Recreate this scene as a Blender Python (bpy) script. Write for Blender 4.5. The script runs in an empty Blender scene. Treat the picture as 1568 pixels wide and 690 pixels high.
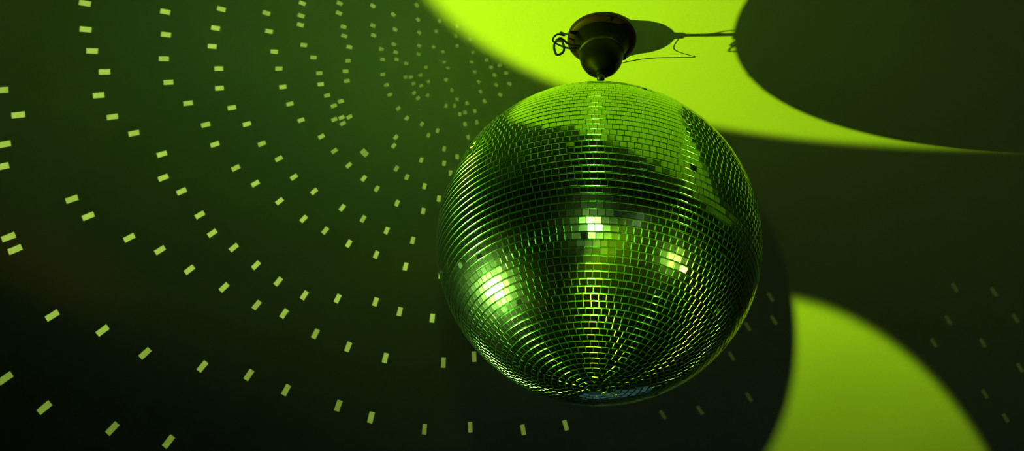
import bpy, math, random
import numpy as np
from mathutils import Vector, Matrix
random.seed(11)
R=0.25
ZOFF=1.5
FPX=1401.93
pitch,roll=math.radians(36.5),math.radians(5.2752)
CAM=np.array([0,0,ZOFF])
F=np.array([0,math.cos(pitch),math.sin(pitch)]);X0=np.array([1.,0,0]);U0=np.array([0,-math.sin(pitch),math.cos(pitch)])
XR=X0*math.cos(roll)+U0*math.sin(roll);UR=-X0*math.sin(roll)+U0*math.cos(roll)
C=np.array([0.13445898,1.15758756,0.83763788+ZOFF])
ZC=1.306510+ZOFF
L1=C+np.array([-1.946,.349,-1.0572]); A1=(1.8804,.5226,.2257)
L2=C+np.array([-.1825,-1.0979,-.5389]); A2=(3.4775-math.pi,.2414,math.pi-2.9187)
def axis(a): return np.array([math.cos(a[1])*math.sin(a[0]),math.cos(a[1])*math.cos(a[0]),math.sin(a[1])])
sc=bpy.context.scene
sc.view_settings.view_transform='Standard'
sc.view_settings.look='None'
H=ZC-ZOFF
def hit(px,py):
    d=F+XR*(px-784)/FPX-UR*(py-345.2)/FPX
    return (d*H/d[2])[:2]

# ---------------------------------------------------------------- materials
def mat(name,base,rough=.5,metal=0.,emit=None,estr=0.,noise=None,bump=None,spec=.5,coat=None):
    m=bpy.data.materials.new(name);m.use_nodes=True
    nt=m.node_tree;b=nt.nodes['Principled BSDF']
    b.inputs['Base Color'].default_value=(*base,1);b.inputs['Roughness'].default_value=rough;b.inputs['Metallic'].default_value=metal
    b.inputs['Specular IOR Level'].default_value=spec
    if coat: b.inputs['Coat Weight'].default_value=coat[0];b.inputs['Coat Roughness'].default_value=coat[1]
    if emit: b.inputs['Emission Color'].default_value=(*emit,1);b.inputs['Emission Strength'].default_value=estr
    tc=nt.nodes.new('ShaderNodeTexCoord')
    if noise:
        n=nt.nodes.new('ShaderNodeTexNoise');n.inputs['Scale'].default_value=noise[0];n.inputs['Detail'].default_value=6
        r=nt.nodes.new('ShaderNodeValToRGB')
        r.color_ramp.elements[0].position=.3;r.color_ramp.elements[1].position=.7
        r.color_ramp.elements[0].color=(*[c*(1-noise[1]) for c in base],1);r.color_ramp.elements[1].color=(*[min(1,c*(1+noise[1])) for c in base],1)
        nt.links.new(tc.outputs['Object'],n.inputs['Vector']);nt.links.new(n.outputs['Fac'],r.inputs['Fac']);nt.links.new(r.outputs['Color'],b.inputs['Base Color'])
    if bump:
        n=nt.nodes.new('ShaderNodeTexNoise');n.inputs['Scale'].default_value=bump[0];n.inputs['Detail'].default_value=4
        bp=nt.nodes.new('ShaderNodeBump');bp.inputs['Strength'].default_value=bump[1];bp.inputs['Distance'].default_value=.002
        nt.links.new(tc.outputs['Object'],n.inputs['Vector']);nt.links.new(n.outputs['Fac'],bp.inputs['Height']);nt.links.new(bp.outputs['Normal'],b.inputs['Normal'])
    return m
m_ceil=mat('ceiling_paint',(.78,.78,.76),.85,noise=(3,.04),bump=(160,.25))
m_wall=mat('wall_paint',(.03,.03,.03),.8,noise=(2,.15),bump=(60,.2))
m_floor=mat('floor_boards',(.02,.018,.016),.45,noise=(5,.3))
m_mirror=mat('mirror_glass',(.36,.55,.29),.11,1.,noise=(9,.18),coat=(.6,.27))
m_edge=mat('mirror_glass_edge',(.50,1.0,.40),.13,1.)
m_core=mat('ball_grout',(.02,.022,.018),.7,noise=(40,.3))
m_black=mat('black_enamel',(.004,.004,.004),.5,noise=(30,.2),spec=.1)
m_plate=mat('bronze_plate',(.03,.009,.005),.5,.0,noise=(20,.3),spec=.2)
m_steel=mat('steel',(.04,.04,.035),.4,.8,noise=(50,.15))
m_wire=mat('wire',(.012,.012,.012),.5,noise=(50,.2),spec=.2)

def mesh_obj(name,verts,faces,mats,midx=None,smooth=None):
    me=bpy.data.meshes.new(name);me.from_pydata(verts,[],faces)
    for m in mats: me.materials.append(m)
    if midx is not None: me.polygons.foreach_set('material_index',midx)
    if smooth is not None: me.polygons.foreach_set('use_smooth',smooth)
    me.update();o=bpy.data.objects.new(name,me);sc.collection.objects.link(o);return o
class MB:
    def __init__(s): s.v=[];s.f=[];s.m=[]
    def lathe(s,prof,M,mi,n=48,cap=True):
        b=len(s.v)
        for r,z in prof:
            for i in range(n):
                a=2*math.pi*i/n;s.v.append(tuple(M@Vector((r*math.cos(a),r*math.sin(a),z))))
        for k in range(len(prof)-1):
            for i in range(n):
                j=(i+1)%n;s.f.append((b+k*n+i,b+k*n+j,b+(k+1)*n+j,b+(k+1)*n+i));s.m.append(mi)
        if cap:
            s.f.append(tuple(b+i for i in range(n))[::-1]);s.m.append(mi)
            e=b+(len(prof)-1)*n;s.f.append(tuple(e+i for i in range(n)));s.m.append(mi)
    def tube(s,pts,rad,mi,n=8,sub=6):
        P=[Vector(p) for p in pts]
        Q=[]
        if len(P)>2:
            for i in range(len(P)-1):
                p0=P[max(i-1,0)];p1=P[i];p2=P[i+1];p3=P[min(i+2,len(P)-1)]
                for t in [k/sub for k in range(sub)]:
                    Q.append(.5*((2*p1)+(p2-p0)*t+(2*p0-5*p1+4*p2-p3)*t*t+(-p0+3*p1-3*p2+p3)*t**3))
            Q.append(P[-1])
        else: Q=P
        b=len(s.v);up=Vector((.3,.2,.93)).normalized()
        for i,q in enumerate(Q):
            d=(Q[min(i+1,len(Q)-1)]-Q[max(i-1,0)]).normalized()
            a=d.cross(up)
            if a.length<.05: a=d.cross(Vector((1,0,0)))
            a.normalize();c=d.cross(a)
            for k in range(n):
                t=2*math.pi*k/n;s.v.append(tuple(q+a*rad*math.cos(t)+c*rad*math.sin(t)))
        for i in range(len(Q)-1):
            for k in range(n):
                j=(k+1)%n;s.f.append((b+i*n+k,b+i*n+j,b+(i+1)*n+j,b+(i+1)*n+k));s.m.append(mi)
        s.f.append(tuple(b+k for k in range(n))[::-1]);s.m.append(mi)
        e=b+(len(Q)-1)*n;s.f.append(tuple(e+k for k in range(n)));s.m.append(mi)
    def box(s,c,h,mi,M=None):
        b=len(s.v);M=M or Matrix.Identity(4)
        for x in(-1,1):
            for y in(-1,1):
                for z in(-1,1): s.v.append(tuple(M@Vector((c[0]+x*h[0],c[1]+y*h[1],c[2]+z*h[2]))))
        for f in((0,1,3,2),(4,6,7,5),(0,4,5,1),(2,3,7,6),(0,2,6,4),(1,5,7,3)): s.f.append(tuple(b+i for i in f));s.m.append(mi)
    def obj(s,name,mats,smooth=True,angle=40):
        o=mesh_obj(name,s.v,s.f,mats,s.m)
        if smooth:
            o.data.polygons.foreach_set('use_smooth',[True]*len(o.data.polygons))
            try: o.data.set_sharp_from_angle(angle=math.radians(angle))
            except Exception: pass
        return o

# ---------------------------------------------------------------- room
def slab(name,c,h,m):
    b=MB();b.box((0,0,0),h,0);o=b.obj(name,[m],False);o.location=c;return o
X1,X2_,Y1,Y2=-2.9,3.3,-3.2,5.6
cx,cy=(X1+X2_)/2,(Y1+Y2)/2;hx,hy=(X2_-X1)/2,(Y2-Y1)/2
slab('ceiling',(cx,cy,ZC+.05),(hx+.1,hy+.1,.05),m_ceil)
slab('floor',(cx,cy,-.05),(hx+.1,hy+.1,.05),m_floor)
slab('wall_left',(X1-.05,cy,ZC/2),(.05,hy,ZC/2),m_wall)
slab('wall_right',(X2_+.05,cy,ZC/2),(.05,hy,ZC/2),m_wall)
slab('wall_back',(cx,Y1-.05,ZC/2),(hx,.05,ZC/2),m_wall)
slab('wall_front',(cx,Y2+.05,ZC/2),(hx,.05,ZC/2),m_wall)

# ---------------------------------------------------------------- mirror ball: every tile is a glass square with rounded-over edges
V=[];Fc=[];MI=[];SM=[]
rows=78
def qprof(n,inn,out):
    return [(inn+(out-inn)*math.sin(math.pi/2*k/n),.0007+.0013*math.cos(math.pi/2*k/n)) for k in range(n+1)]
PT=qprof(4,.0038,.0048);PS=qprof(3,.0043,.0048)
def tile(c,n,e,u,hs,vs):
    ax,ay=hs/.005,vs/.005
    cx_,cy_,cz_=c;nx,ny,nz=n;ex,ey,ez=e;ux,uy,uz=u
    def P(x,y,h):
        x*=ax;y*=ay
        V.append((cx_+ex*x+ux*y+nx*h,cy_+ey*x+uy*y+ny*h,cz_+ez*x+uz*y+nz*h))
    b=len(V);I=.0043;J=.0038
    P(-I,-J,.002);P(I,-J,.002);P(I,J,.002);P(-I,J,.002)
    Fc.append((b,b+1,b+2,b+3));MI.append(0);SM.append(False)
    for s in(-1,1):
        b=len(V)
        for y,h in PT: P(-.0046,s*y,h);P(.0046,s*y,h)
        for k in range(len(PT)-1):
            q=b+2*k;Fc.append((q+1,q,q+2,q+3) if s<0 else (q,q+1,q+3,q+2));MI.append(1);SM.append(True)
        b=len(V)
        for x,h in PS: P(s*x,-J,h);P(s*x,J,h)
        for k in range(len(PS)-1):
            q=b+2*k
            Fc.append((q,q+1,q+3,q+2) if s<0 else (q+1,q,q+2,q+3));MI.append(1);SM.append(True)
for r in range(rows):
    th=math.pi*(r+.5)/rows
    circ=2*math.pi*R*math.sin(th);n=max(3,round(circ/.0101));ph=random.random()
    rt=random.gauss(0,.005)
    for i in range(n):
        if random.random()<.0012: continue
        a=2*math.pi*(i+ph)/n
        N=Vector((math.sin(th)*math.cos(a),math.sin(th)*math.sin(a),math.cos(th)))
        E=Vector((-math.sin(a),math.cos(a),0));Uv=N.cross(E)
        s=.008 if random.random()>.02 else .07
        N2=(N+E*random.gauss(0,s)+Uv*(random.gauss(0,s*1.5)+rt)).normalized()
        E2=(E-N2*E.dot(N2)).normalized();U2=N2.cross(E2)
        tile(N*(R-.002),N2,E2,U2,circ/n/2,math.pi*R/rows/2)
bs=len(V);ns,nr=96,48
for k in range(nr+1):
    t=math.pi*k/nr
    for i in range(ns):
        a=2*math.pi*i/ns;rr=R-.0019
        V.append((rr*math.sin(t)*math.cos(a),rr*math.sin(t)*math.sin(a),rr*math.cos(t)))
for k in range(nr):
    for i in range(ns):
        j=(i+1)%ns;Fc.append((bs+k*ns+i,bs+(k+1)*ns+i,bs+(k+1)*ns+j,bs+k*ns+j));MI.append(2);SM.append(True)
mb=MB();mb.lathe([(.03,R-.004),(.03,R+.003),(.022,R+.006),(.008,R+.008),(.006,R+.02)],Matrix.Identity(4),3,32)
gap=ZC-(C[2]+R)
ring=[(0.011*math.cos(t),0,R+.028+.011*math.sin(t)) for t in [2*math.pi*k/16 for k in range(17)]]
mb.tube(ring,.0018,3,8,2)
zt=R+gap-.122
mb.tube([(0,0,R+.036),(.003,.002,R+.06),(-.002,0,zt+.012)],.0034,3,8)
mb.tube([(0,0,R+.034),(.012,.006,R+.055),(.016,-.004,R+.08),(.0,0,zt)],.0012,3,6)
mb.tube([(0,0,R+.034),(-.012,-.004,R+.05),(-.014,.004,R+.075),(.0,0,zt)],.0012,3,6)
for s_ in(.3,1.1,-.9,1.7):
    mb.tube([(0,0,R+.036),(.025,.02*s_,R+.070),(.048,.012*s_,R+.062),(.04,-.03*s_,R+.046),(.016,-.026*s_,R+.05),(0,.0,R+.03)],.0014,3,6)
o0=len(V);V+=mb.v;Fc+=[tuple(o0+i for i in f) for f in mb.f];MI+=mb.m;SM+=[False]*len(mb.f)
ball=mesh_obj('disco_ball',V,Fc,[m_mirror,m_edge,m_core,m_steel],MI,SM)
ball.location=C

# ---------------------------------------------------------------- motor
g=MB();I4=Matrix.Identity(4)
g.lathe([(.064,0),(.064,-.004),(.061,-.008),(.05,-.011)],I4,1,64)
g.lathe([(.052,-.010),(.048,-.018),(.042,-.026),(.0405,-.034),(.040,-.048),(.0375,-.060),(.032,-.071),(.024,-.080),(.013,-.086),(.009,-.089),(.009,-.094),(.006,-.097)],I4,0,64)
g.lathe([(.0405,-.036),(.0420,-.038),(.0418,-.042),(.0398,-.044)],I4,2,64)
g.lathe([(.0035,-.095),(.0035,-.110)],I4,2,16)
g.lathe([(.007,-.100),(.007,-.106),(.004,-.109)],I4,2,24)
g.tube([(-.040,-.005,-.03),(-.060,-.01,-.034),(-.078,-.012,-.022),(-.088,-.01,-.040),(-.082,-.008,-.062),(-.070,-.012,-.055),(-.074,-.016,-.035),(-.086,-.012,-.030)],.0022,3,8)
g.tube([(-.045,.01,-.02),(-.066,.004,-.028),(-.090,.0,-.018),(-.084,-.006,-.006),(-.07,0,0)],.0018,3,8)
hw=hit(1064,87)-C[:2]
g.tube([(.026,-.012,-.078),(.060,-.01,-.060),(hw[0]*.6,hw[1]*.6,-.022),(hw[0],hw[1],-.001)],.0008,3,6)
for a in (.6,2.7,4.8):
    g.lathe([(.005,-.012),(.005,-.0085)],Matrix.Translation((.056*math.cos(a),.056*math.sin(a),0)),2,12)
motor=g.obj('disco_ball_motor',[m_black,m_plate,m_steel,m_wire]);motor.location=(C[0],C[1],ZC)

# ---------------------------------------------------------------- stage lights
def emat(name,col,s):
    return mat(name,(.02,.02,.02),.4,emit=col,estr=s)
def fixture(pos,d,rl,rg,col,s,mount,glow,gcol):
    d=Vector(d).normalized();rot=d.to_track_quat('Z','Y').to_matrix().to_4x4()
    k=rg/.07
    b=MB()
    b.lathe([(.01*k,-.16*k),(.05*k,-.155*k),(.062*k,-.12*k),(.072*k,0),(.080*k,.01*k),(.080*k,.05*k),(.074*k,.05*k),(.070*k,.004*k)],rot,0,48,False)
    b.lathe([(.0001,.0),(rl,.0)],rot,1,48,False)
    b.lathe([(rl,.0),(.072*k,.002)],rot,2,48,False)  # ring given emission to widen the green halo around lamp glints
    side=d.cross(Vector((0,0,1))).normalized()
    vy=1 if mount=='ceiling' else -1
    zz=.14*k*vy
    bk=-d*.06*k
    b.tube([bk+side*.07*k,bk+side*.095*k,bk+side*.095*k+Vector((0,0,zz*.7)),bk+Vector((0,0,zz)),bk-side*.095*k+Vector((0,0,zz*.7)),bk-side*.095*k,bk-side*.07*k],.006*k,0,8)
    end=(ZC-pos[2]) if vy>0 else -pos[2]
    b.tube([bk+Vector((0,0,zz)),bk+Vector((0,0,end))],.011,0,12)
    if vy>0: b.lathe([(.05,end-.02),(.05,end)],Matrix.Translation((bk.x,bk.y,0)),0,24)
    else:
        for t in(0,2.1,4.2):
            b.tube([(bk.x,bk.y,end+.5),(bk.x+.35*math.cos(t),bk.y+.35*math.sin(t),end+.012)],.01,0,8)
    o=b.obj('stage_light',[m_black,emat('lens_glow',col,s),emat('halo_glow',gcol,glow)])
    o.location=pos;return o
def spot(name,pos,d,power,half,blend,col,rad):
    l=bpy.data.lights.new(name,'SPOT');l.energy=power;l.spot_size=2*half;l.spot_blend=blend;l.color=col;l.shadow_soft_size=rad
    o=bpy.data.objects.new(name,l);o.location=pos;o.rotation_euler=Vector(d).to_track_quat('-Z','Y').to_euler();sc.collection.objects.link(o);return o
a1,a2=axis(A1),axis(A2)
BC=(.53,1.0,.005)
spot('beam_lamp',L1,a1,390,A1[2],.07,BC,.016)
spot('beam_lamp.001',L2,a2,335,A2[2],.10,BC,.016)
spot('spill_lamp',L1+a1*.01,a1,.75,math.radians(40),1.,BC,.012)
spot('spill_lamp.001',L2+a2*.01,C-L2+np.array([.35,.5,0]),2.4,math.radians(38),.8,BC,.012)
# added narrow spots, aimed only at the ball to strengthen its glints
spot('glint_boost_spot',L1+a1*.02,C-L1,560,.098,.35,(.52,1,.30),.03)
spot('glint_boost_spot.001',L2+a2*.02,C-L2+np.array([0,0,-.02]),20,.165,.5,(.50,1,.22),.03)
fixture(L1-a1*.03,a1,.12,.24,(.5,1,.08),3.5,'floor',.1,(.2,1,.0))
fixture(L2-a2*.03,a2,.06,.12,(.5,1,.12),9,'ceiling',.9,(.2,1,.0))
def aim(p): return (C-np.array(p))
for p,rl,rg,col,s,pw,pc in (((2.6,-.75,.55),.07,.12,(.75,1,.2),16,90,(.65,1,.15)),((1.5,-2.6,1.1),.05,.09,(.8,.95,1),22,0,None)):
    fixture(np.array(p),aim(p),rl,rg,col,s,'floor',.5,(.2,1,.0))
    if pw: spot('glint_boost_spot',np.array(p)+aim(p)*.02,aim(p),pw,.8*R/np.linalg.norm(aim(p)),.4,pc,.03)  # extra spot added to brighten glints on the ball
# faint warm red lamp low on the left, just grazing the ceiling
rp=np.array([-1.6,.6,.35]);t1=hit(85,412);rt_=np.array([t1[0],t1[1],ZC])
spot('warm_lamp',rp,rt_-rp,2.4,math.radians(5),1.,(1,.22,.03),.02)
# dim bluish glowing panel added on the far wall, reflected near the ball's pole
wb=MB();wb.box((0,0,0),(.9,.03,.5),0)
wb.box((0,-.02,0),(.84,.02,.44),1);wb.box((0,-.03,0),(.02,.03,.44),0);wb.box((0,-.03,0),(.84,.03,.02),0)
wo=wb.obj('bluish_glow_panel',[m_black,emat('bluish_glow',(.35,.7,1),.15)],False);wo.location=(1.2,Y2-.03,1.05)

# ---------------------------------------------------------------- mirror-ball light dots: drawn pattern projected by lamps added beside the ball
D=[(130,5),(131,45),(141,78),(160,110),(151,146),(172,179),(205,204),(248,236),(250,272),(278,293),(306,329),(325,357),(358,379),(392,406),(426,431),(466,452),(517,457),(575,462),(612,477),(662,487),
(2,138),(28,176),(6,221),(3,255),(110,305),(135,331),(13,363),(23,382),(198,364),(245,383),(290,413),(343,440),(393,467),(435,480),(483,511),(533,531),(590,548),(679,555),(726,546),
(80,483),(157,506),(222,541),(310,561),(381,574),(438,597),(518,621),(568,639),(650,657),(720,654),(801,658),(866,651),
(8,579),(68,624),(172,656),(258,676),
(253,18),(254,53),(251,90),(258,126),(288,158),(315,191),(329,221),(361,257),(391,281),(428,308),(465,335),(498,353),(534,373),(576,390),(621,408),(675,421),
(339,14),(330,43),(325,71),(335,105),(336,135),(355,165),(378,190),(401,220),(427,243),(450,271),(481,293),(524,318),(556,335),(592,353),(632,368),
(408,20),(412,48),(420,79),(427,105),(433,133),(444,159),(461,184),(492,209),(512,231),(534,253),(557,273),(577,289),(608,311),(648,323),
(463,5),(461,24),(460,38),(465,69),(480,88),(489,112),(491,129),(501,146),(511,162),(522,155),(512,183),(525,189),(523,180),(535,179),(556,232),(560,236),(603,223),(607,258),(623,271),(650,285),(672,304),
(520,5),(519,20),(526,41),(527,55),(535,72),(533,93),(529,109),(531,124),
(571,9),(571,39),(572,54),(584,75),(586,91),(586,114),(592,130),(597,145),(610,166),(623,181),(606,210),(646,190),(670,200),(656,207),(645,245),(680,228),
(602,22),(605,45),(603,68),(606,80),(607,91),(622,97),(621,118),(633,128),(634,142),(640,150),(655,146),(629,118),(645,131),(656,125),(644,115),(652,103),(641,83),(642,70),(642,50),(640,30),(638,8),
(673,32),(668,48),(664,72),(678,79),(680,95),(686,104),(683,122),(692,138),(683,162),(696,162),(704,175),(712,172),(700,152),(715,158),(727,170),(730,187),(712,190),
(720,60),(724,80),(722,95),(727,110),(733,125),(736,140),(742,155),(745,92),(752,103),(757,115),(760,130),(766,145),(765,100),(775,112),(780,128),(700,70),(698,55),(700,40),
(680,250),(690,265),(700,240),(717,210)]
DR=[(1120,545),(1185,490),(1147,608),(1072,628),(1015,635),(1145,500),(1180,455),(1452,490),(1505,525),(1562,563),(1430,525),(1508,603),(1540,640),(1522,447),(1462,440),(1555,487)]
def quads(L,right=False):
    out=[]
    for (x,y) in L:
        rho=math.hypot(x-700,y-100);a=math.atan2(y-100,x-700)
        le,wi=4.2+.024*rho,4.2+.0069*rho
        br=.26+.76*min(1,max(0,(rho-60)/300))
        if y>400: br*=max(.45,1-(y-400)/400)
        if right: a=math.radians(58);le,wi=15,5;br=.05
        elif x>600 and y>500: le,wi=16,6.5;br*=.7
        br*=random.uniform(.8,1.1)
        c,s=math.cos(a),math.sin(a)
        out.append(([hit(x+c*u*le/2-s*v*wi/2,y+s*u*le/2+c*v*wi/2) for u,v in((-1,-1),(1,-1),(1,1),(-1,1))],br))
    return out
def projector(name,Q,G,res,power):
    pts=np.array([p for q,_ in Q for p in q]);mn=pts.min(0)-.03;mx=pts.max(0)+.03;sz=mx-mn
    w,h=int(sz[0]/res),int(sz[1]/res);img=np.zeros((h,w),np.float32)
    for q,br in Q:
        P=(np.array(q)-mn)/sz*np.array([w,h])
        lo=np.maximum(np.floor(P.min(0)).astype(int)-2,0);hi=np.ceil(P.max(0)).astype(int)+3
        ys,xs=np.mgrid[lo[1]:hi[1],lo[0]:hi[0]];m=np.full(xs.shape,9.)
        ar=0
        for i in range(4):
            a,b=P[i],P[(i+1)%4];ar+=a[0]*b[1]-b[0]*a[1]
        sg=1 if ar>0 else -1
        for i in range(4):
            a,b=P[i],P[(i+1)%4];e=(b-a)/np.linalg.norm(b-a)
            m=np.minimum(m,sg*(e[0]*(ys+.5-a[1])-e[1]*(xs+.5-a[0])))
        val=np.clip(m*.6+.5,0,1)*min(br,1.)
        sub=img[lo[1]:hi[1],lo[0]:hi[0]]
        vv=val[:sub.shape[0],:sub.shape[1]];np.maximum(sub,vv,out=sub)
    im=bpy.data.images.new(name+'_pattern',w,h,alpha=False);im.colorspace_settings.name='Non-Color'
    buf=np.ones((h,w,4),np.float32);buf[...,:3]=img[...,None];im.pixels.foreach_set(buf.ravel());im.update();im.pack()
    hh=ZC-G[2]
    l=bpy.data.lights.new(name,'POINT');l.energy=power;l.shadow_soft_size=0;l.color=(1,1,1);l.use_nodes=True
    nt=l.node_tree;N=nt.nodes;K=nt.links.new;em=N['Emission']
    ge=N.new('ShaderNodeNewGeometry');sp=N.new('ShaderNodeSeparateXYZ');K(ge.outputs['Incoming'],sp.inputs[0])
    dv=N.new('ShaderNodeMath');dv.operation='DIVIDE';dv.inputs[0].default_value=hh;K(sp.outputs['Z'],dv.inputs[1])
    sca=N.new('ShaderNodeVectorMath');sca.operation='SCALE';K(ge.outputs['Incoming'],sca.inputs[0]);K(dv.outputs[0],sca.inputs['Scale'])
    sb=N.new('ShaderNodeVectorMath');sb.operation='ADD';K(sca.outputs[0],sb.inputs[0]);sb.inputs[1].default_value=(G[0]-mn[0],G[1]-mn[1],0)
    ml=N.new('ShaderNodeVectorMath');ml.operation='MULTIPLY';K(sb.outputs[0],ml.inputs[0]);ml.inputs[1].default_value=(1/sz[0],1/sz[1],0)
    tx=N.new('ShaderNodeTexImage');tx.image=im;tx.extension='CLIP';K(ml.outputs[0],tx.inputs['Vector'])
    ln=N.new('ShaderNodeVectorMath');ln.operation='LENGTH';K(sca.outputs[0],ln.inputs[0])
    pw=N.new('ShaderNodeMath');pw.operation='POWER';K(ln.outputs['Value'],pw.inputs[0]);pw.inputs[1].default_value=3
    gt=N.new('ShaderNodeMath');gt.operation='GREATER_THAN';K(sp.outputs['Z'],gt.inputs[0]);gt.inputs[1].default_value=0
    m1=N.new('ShaderNodeMath');m1.operation='MULTIPLY';K(pw.outputs[0],m1.inputs[0]);K(gt.outputs[0],m1.inputs[1])
    m2=N.new('ShaderNodeMath');m2.operation='MULTIPLY';K(m1.outputs[0],m2.inputs[0]);K(tx.outputs['Color'],m2.inputs[1])
    em.inputs['Color'].default_value=(.62,1,.11,1);K(m2.outputs[0],em.inputs['Strength'])
    o=bpy.data.objects.new(name,l);o.location=G;sc.collection.objects.link(o)
def nrm(v): v=np.array(v,float);return v/np.linalg.norm(v)
projector('added_dot_lamp',quads(D),C+nrm((-.6,.3,.55))*R*1.06,.0013,92)
projector('added_dot_lamp.001',quads(DR,True),C+nrm((.6,.35,.5))*R*1.06,.003,92)

# ---------------------------------------------------------------- camera
cd=bpy.data.cameras.new('camera');cd.sensor_width=36;cd.sensor_fit='HORIZONTAL';cd.lens=36*FPX/1568;cd.clip_start=.02
co=bpy.data.objects.new('camera',cd);sc.collection.objects.link(co)
M=Matrix(((XR[0],UR[0],-F[0],0),(XR[1],UR[1],-F[1],0),(XR[2],UR[2],-F[2],ZOFF),(0,0,0,1)))
co.matrix_world=M;sc.camera=co
w=bpy.data.worlds.new('world');sc.world=w;w.use_nodes=True
w.node_tree.nodes['Background'].inputs[0].default_value=(0,0,0,1)
